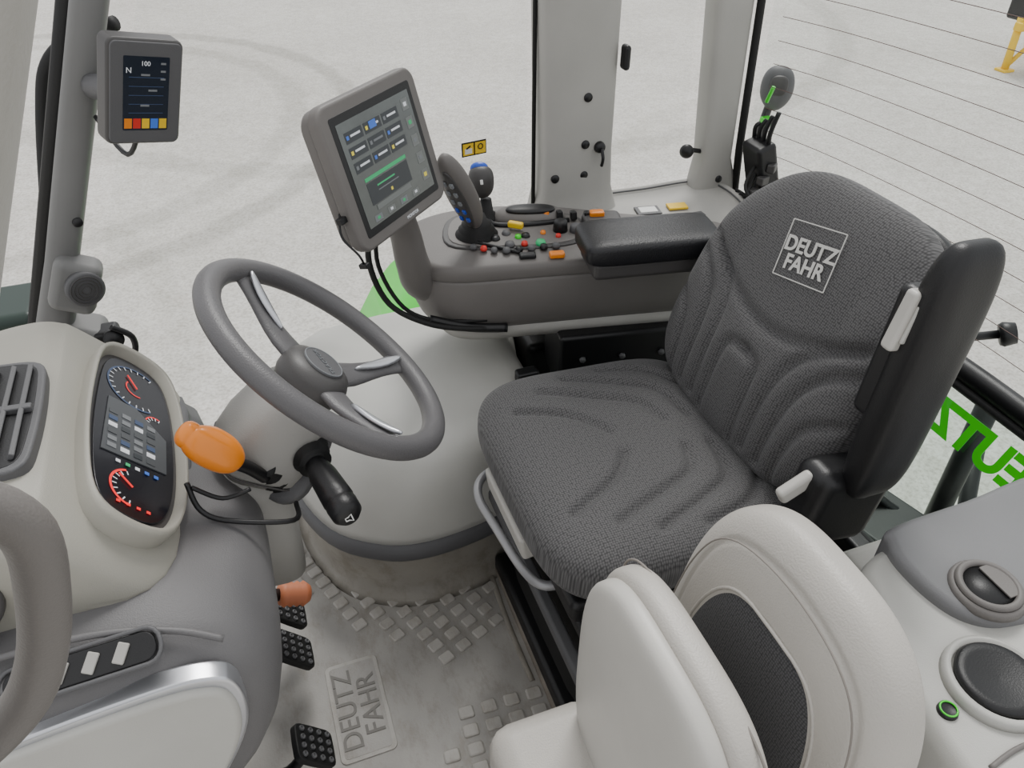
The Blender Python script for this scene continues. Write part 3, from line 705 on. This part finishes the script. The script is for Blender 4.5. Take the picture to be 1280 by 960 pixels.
box('status_bar',(.14,.007,.0004),Mm@T(-.02,-.014,.0097),EGREEN,0)
box('popup',(.14,.042,.0004),Mm@T(-.02,-.042,.0097),TILE,0)
box('popup_line_1',(.06,.003,.0003),Mm@T(-.03,-.033,.0101),EGREEN,0);box('popup_line_2',(.07,.002,.0003),Mm@T(-.025,-.042,.0101),EGREY,0);box('popup_mark',(.006,.006,.0003),Mm@T(-.02,-.054,.0101),EYEL,0)
box('popup_bars',(.12,.010,.0003),Mm@T(-.02,-.070,.0101),POP,0)
for i in range(4): box('soft_key_%d'%i,(.024,.012,.0004),Mm@T(-.085+.045*i,-.088,.0097),POP if i%2 else EGREY,0);box('soft_key_icon_%d'%i,(.008,.005,.0003),Mm@T(-.085+.045*i,-.088,.0101),EWHITE if i%2 else EGREEN,0)
for i in range(5): box('side_key_%d'%i,(.022,.022,.0004),Mm@T(.098,.075-.036*i,.0097),POP,0);box('side_key_icon_%d'%i,(.010,.008,.0003),Mm@T(.098,.075-.036*i,.0101),(EWHITE,EGREEN,EGREY,EGREY,EYEL)[i],0)
txt('maker_mark','MONITOR',.009,Mm@T(.02,-.125,.0085),EWHITE,.0003)
box('usb_stick',(.02,.012,.014),Mm@T(-.165,-.06,-.01),BLACK,.002)
tube('mount_arm',[(.240,1.300,.85),(.266,1.335,.77),(.280,1.355,.69),(.305,1.385,.625),(.37,1.41,.60)],[.030,.030,.034,.040,.040],TAUPE,seg=18)
lathe_dir('mount_ball',(.238,1.295,.865),(.2,.2,-.8),[(0,0),(.03,0),(.036,.02),(.03,.045),(0,.05)],TAUPED)
tube('cable_1',[(.20,1.30,.83),(.19,1.33,.72),(.22,1.33,.62),(.29,1.31,.57),(.37,1.30,.545),(.45,1.30,.53)],.006,RUBBER)
tube('cable_2',[(.21,1.30,.82),(.21,1.35,.70),(.25,1.34,.60),(.32,1.325,.56),(.42,1.31,.55)],.0045,RUBBER)
tube('cable_conduit',[(.30,1.33,.565),(.38,1.31,.54),(.46,1.295,.53)],.010,BLACK)
tube('dangling_lead',[Mm@V((-.155,-.05,-.02)),Mm@V((-.17,-.09,-.02)),Mm@V((-.165,-.13,0)),Mm@V((-.16,-.15,0))],.002,BLACK)
box('lead_plug',(.012,.010,.02),Mm@T(-.16,-.155,0),BLACK,.002)

root('pillar_display')
Md=MF((-.112,1.265,1.092),(.86,.45,-.24),(.34,-.02,1))@Matrix.Scale(.93,4)
prism('case',rr(.060,.083,.012),-.035,.0,TAUPED,Md,.006)
prism('face',rr(.056,.079,.009),-.002,.002,DGREY,Md,.002)
prism('lcd',rr(.036,.058,.002),.0015,.0028,SCRD,Md,0)
for i in range(5): box('key_%d'%i,(.012,.016,.0004),Md@T(-.028+.014*i,-.047,.003),[ORANGE,RED,YELLOW,EBLUE,YELLOW][i],0)
txt('readout','100',.010,Md@T(-.002,.047,.003),EWHITE,.0002);txt('readout_2','N',.012,Md@T(-.028,.036,.003),EWHITE,.0002)
for i in range(5): box('lcd_line_%d'%i,(.055,.0008,.0003),Md@T(0,.026-.014*i,.003),EBLUED,0)
for i in range(3): box('lcd_mark_%d'%i,(.008,.003,.0003),Md@T(.026,.048-.012*i,.003),EGREY,0)
for i in range(3): box('lcd_value_%d'%i,(.014,.003,.0003),Md@T(-.002+.012*(i%2),.030-.024*i,.0032),EGREY,0)
tube('mount',[(-.125,1.29,1.09),(-.16,1.36,1.075),(-.20,1.43,1.065)],.020,DGREY)
tube('cable',[(-.13,1.29,1.05),(-.17,1.34,.98),(-.21,1.42,1.02)],.004,BLACK)

# ------------------------------------------------------------------ driver seat
root('driver_seat')
def mir(L_):
    return L_+[[(a,-b_) for a,b_ in g] for g in L_]
cg=mir([smooth2([(-.11,.17),(.0,.125),(.06,.095),(.085,.04)]),
        smooth2([(-.05,.20),(.06,.155),(.115,.12),(.135,.04)]),
        smooth2([(-.17,.13),(-.08,.085),(-.03,.03)]),
        smooth2([(.03,.21),(.12,.185),(.18,.12)])])
def cext(a,b_):
    return .014*max(0,abs(b_)-.55)/.45 + .004*max(0,-a) - .010*math.exp(-((a-.3)**2+b_**2)/.25)
Mcu=T(.542,.872,.485)@RY(3)
pad('seat_cushion',.240,.258,.065,.075,FABRIC,Mcu,n=4.5,k=3.0,N=120,grooves=cg,gd=.011,gw=.0085,extra=cext)
vb=V((.386,0,.922))
Mbk=MF((.815,.868,.732),(0,-1,0),vb)
seam=smooth2([(-.215,.06),(-.14,.022),(-.05,-.008),(.04,-.012),(.13,.022),(.20,.06)])
def mu(L_):return L_+[[(-a,b_) for a,b_ in g] for g in L_]
bgv=mu([smooth2([(.215,.02),(.16,-.02),(.13,-.09),(.125,-.21)]),
        smooth2([(.19,.05),(.12,-.0),(.088,-.07),(.083,-.21)]),
        smooth2([(.0,-.065),(.035,-.072),(.045,-.10),(.05,-.22)]),
        smooth2([(.225,-.06),(.18,-.10),(.165,-.17),(.165,-.22)])])
def bext(a,b_): return .022*max(0,abs(a)-.55)/.45*(1 if b_<.4 else max(0,1-(b_-.4)*3)) +.010*math.exp(-((b_+.35)**2)/.08)*math.exp(-a*a/.3)
pad('seat_back',.242,.240,.055,.06,FABRIC,Mbk,n=4.0,k=3.0,N=120,grooves=bgv+[seam],gd=.011,gw=.0085,taper=.27,skew=.022,extra=bext)
Mlg=Mbk@T(.012,.120,.0560)@RZ(12)
LW,LH=.056,.046
for b_ in(LH,-LH):box('logo_edge_%d'%int(b_*1000),(2*LW,.0018,.0012),Mlg@T(0,b_,0),TEXTG,0)
for a in(-LW,LW):box('logo_side_%d'%int(a*1000),(.0018,2*LH,.0012),Mlg@T(a,0,0),TEXTG,0)
txt('logo_text','DEUTZ\nFAHR',.034,Mlg@T(0,-.007,0),TEXTG,.0006,bold=.0009)
pad('back_shell',.235,.232,.02,.05,BLACK,Mbk@T(0,0,-.055),n=4.2,k=3.5,N=24,taper=.27,skew=.022)
Mar=MF((.776,.572,.826),(1,0,-.06),(.06,0,1))
pad('folded_armrest',.049,.205,.030,.030,BLACK,Mar,n=5,k=3,N=28)
box('armrest_bracket',(.035,.04,.20),T(.752,.600,.86)@RY(4),BLACK,.012)
box('latch_plate',(.034,.020,.085),T(.740,.588,.922)@RY(10),SHELL,.006)
box('latch_slot',(.020,.006,.055),T(.740,.576,.922)@RY(10),LIGHT,.003)
box('pivot_housing',(.15,.07,.15),T(.745,.605,.585)@RY(10),BLACK,.025)
lathe_dir('pivot_bolt',(.76,.57,.63),(0,-1,0),[(0,0),(.012,0),(.011,.006),(0,.006)],DGREY,16)
box('recline_lever',(.060,.018,.028),T(.665,.607,.635)@RY(-28),SHELL,.007)
box('cushion_frame',(.40,.42,.05),T(.54,.865,.405),BLACK,.015)
box('front_bracket',(.035,.19,.055),T(.322,.885,.430)@RY(-8),SHELL,.008)
tube('adjust_bail',[(.40,1.03,.385),(.34,1.035,.385),(.305,1.02,.38),(.290,.98,.375),(.298,.90,.372),(.310,.80,.372),(.330,.755,.372),(.37,.745,.375),(.43,.745,.385)],.0085,METAL,seg=14)
box('upper_plate',(.42,.46,.035),T(.565,.86,.355),BLACK,.012)
rs=[]
for i in range(11):
    z=.06+.275*i/10;s=1 if i%2 else .93
    rs.append([V((.565+a,.85+b_,z)) for a,b_ in rrect(.195*s,.225*s,6,28)])
loft('suspension_bellows',rs,RUBBER)
box('base_plate',(.44,.50,.05),T(.575,.85,.03),BLACK,.012)
box('side_rail',(.025,.50,.03),T(.352,.85,.27),DGREY,.008)

# ------------------------------------------------------------------ passenger seat
root('passenger_seat')
Mc=MF((.318,.362,.560),(0,1,0),(0,0,1))
pad('folded_cushion',.165,.215,.040,.028,LEATHER,Mc,n=3.4,k=3.2,N=44,taper=.04)
pad('cushion_shell',.158,.212,.014,.026,SHELL,Mc@T(0,-.004,-.022),n=3.4,k=4,N=34,taper=.04)
tube('cushion_stitch',[Mc@V((.161*a,.2105*b_,.012)) for a,b_ in((-.99,.1),(-.975,.5),(-.88,.80),(-.6,.95),(0,.995),(.6,.95),(.88,.80),(.975,.5),(.99,.1))],.0014,STITCH)
vp=V((.17,0,.985))
Mp=MF((.450,.360,.602),(0,-1,0),vp)
pst=smooth2([(-.145,-.22),(-.145,-.05),(-.135,.09),(-.095,.165),(0,.188),(.095,.165),(.135,.09),(.145,-.05),(.145,-.22)],8)
dip=lambda a,b_:-.005*math.exp(-(a*a)/.25)*(1 if b_<.5 else max(.2,1-(b_-.5)*2))
pad('backrest',.174,.226,.050,.045,LEATHER,Mp,n=3.0,k=3.0,N=110,grooves=[pst],gd=.003,gw=.003,taper=.08,extra=dip)
pad('backrest_centre',.112,.165,.014,.02,FABRIC2,Mp@T(0,-.040,.0385),n=4.5,k=3,N=40,taper=.22)
pi=[(a*.114*(1-.22*max(0,b_)**2),-.040+.167*b_) for a,b_ in rrect(1,1,4.5,48)]
tube('centre_piping',[Mp@V((u,v,.0445)) for u,v in pi],.0022,LEATHER,closed=True,sm=1)
tube('stitch_line',[Mp@V((u*1.03,v*1.01,.0488+dip(u/.174,v/.226)-.0015)) for u,v in pst[6:-6]],.0011,STITCH,sm=1)
box('seat_base',(.22,.26,.36),T(.30,.40,.19),SHELL,.04)
box('base_pad',(.17,.16,.10),T(.235,.455,.365),LEATHER,.035)
box('hinge_block',(.14,.28,.08),T(.40,.37,.37),TAUPED,.02)

# ------------------------------------------------------------------ left side console
root('left_side_console')
lc=[(.60,.10),(.60,.22),(.625,.34),(.665,.42),(.70,.485),(.80,.50),(1.0,.50),(1.05,.50),(1.07,.30),(1.06,.05),(.9,.0),(.66,.02)]
def lcr(s,z,c=(.85,.26)):
    return [V((c[0]+(p.x-c[0])*s,c[1]+(p.y-c[1])*s,z)) for p in crc([(a,b_,0) for a,b_ in lc],6)]
loft('console_body',[lcr(.96,.0),lcr(.98,.2),lcr(.99,.5),lcr(.995,.57),lcr(.975,.592),lcr(.93,.60),lcr(.5,.603),lcr(.2,.604)],LIGHT)
dk=crc([(.735,.485,0),(.76,.508,0),(.9,.512,0),(1.07,.512,0),(1.075,.40,0),(1.07,.29,0),(.98,.305,0),(.88,.318,0),(.82,.325,0),(.772,.335,0),(.742,.36,0),(.728,.40,0),(.726,.45,0)],5)
prism('dark_top',[(p.x,p.y) for p in dk],.52,.622,CONSG,I4,.014,4)
lathe('cup_holder',[(.0,-.06),(.030,-.06),(.034,.0),(.042,.008),(.046,.004),(.048,-.004),(.0,-.01)],TAUPE,T(.795,.375,.622),36)
lathe('cup_recess',[(0,0),(.034,0),(.034,.002),(0,.002)],BLACK,T(.795,.375,.6285),30)
tube('cup_lip',[(.795+.036*math.cos(a),.375+.036*math.sin(a),.631) for a in [2*math.pi*k/16 for k in range(16)]],.005,TAUPE,sm=3,closed=True)
prism('cup_flap',[(.034*math.cos(a),.034*math.sin(a)) for a in [math.radians(-50+k*10) for k in range(11)]]+[(.008,.026),(.008,-.026)],.0,.003,TAUPE,T(.795,.375,.631),.001)
lathe('speaker_ring',[(0,0),(.062,0),(.060,.012),(.053,.016),(.050,.006),(0,.006)],LIGHT,T(.715,.275,.600),40)
lathe('speaker_cover',[(0,.004),(.047,.004),(.049,.012),(.045,.017),(.036,.015),(.0,.013)],BLACK,T(.715,.275,.602),40)
lathe('key_bezel',[(0,0),(.012,0),(.011,.006),(.008,.004),(0,.004)],BLACK,T(.636,.268,.600),24)
tube('key_ring_green',[(.636+.0095*math.cos(a),.268+.0095*math.sin(a),.606) for a in [2*math.pi*k/12 for k in range(12)]],.0011,LIME,sm=3,closed=True)
tube('console_groove',[(.63,.20,.602),(.68,.206,.604),(.76,.20,.604),(.9,.205,.604)],.003,TAUPE)
lathe('round_cap',[(0,0),(.05,0),(.05,.01),(.044,.014),(0,.012)],LIGHT,T(.88,.25,.602),36)
root('wall_rear')
box('rear_panel',(.06,1.4,.12),T(1.13,.80,.0),TAUPED,.01)
root('inner_wheel_arch')
box('arch_top',(.30,.07,.46),T(.93,.56,.23),PILLARL,.02)

# ------------------------------------------------------------------ move root empties to their parts
bpy.context.view_layer.update()
for e in roots.values():
    ch=[o for o in e.children]
    if not ch:continue
    pts=[o.matrix_world@V(c) for o in ch for c in o.bound_box]
    lo=V([min(p[i] for p in pts) for i in range(3)]);hi=V([max(p[i] for p in pts) for i in range(3)])
    ce=(lo+hi)/2;ce.z=lo.z
    e.location=ce
    inv=Matrix.Translation(ce).inverted()
    for o in ch: o.matrix_parent_inverse=inv
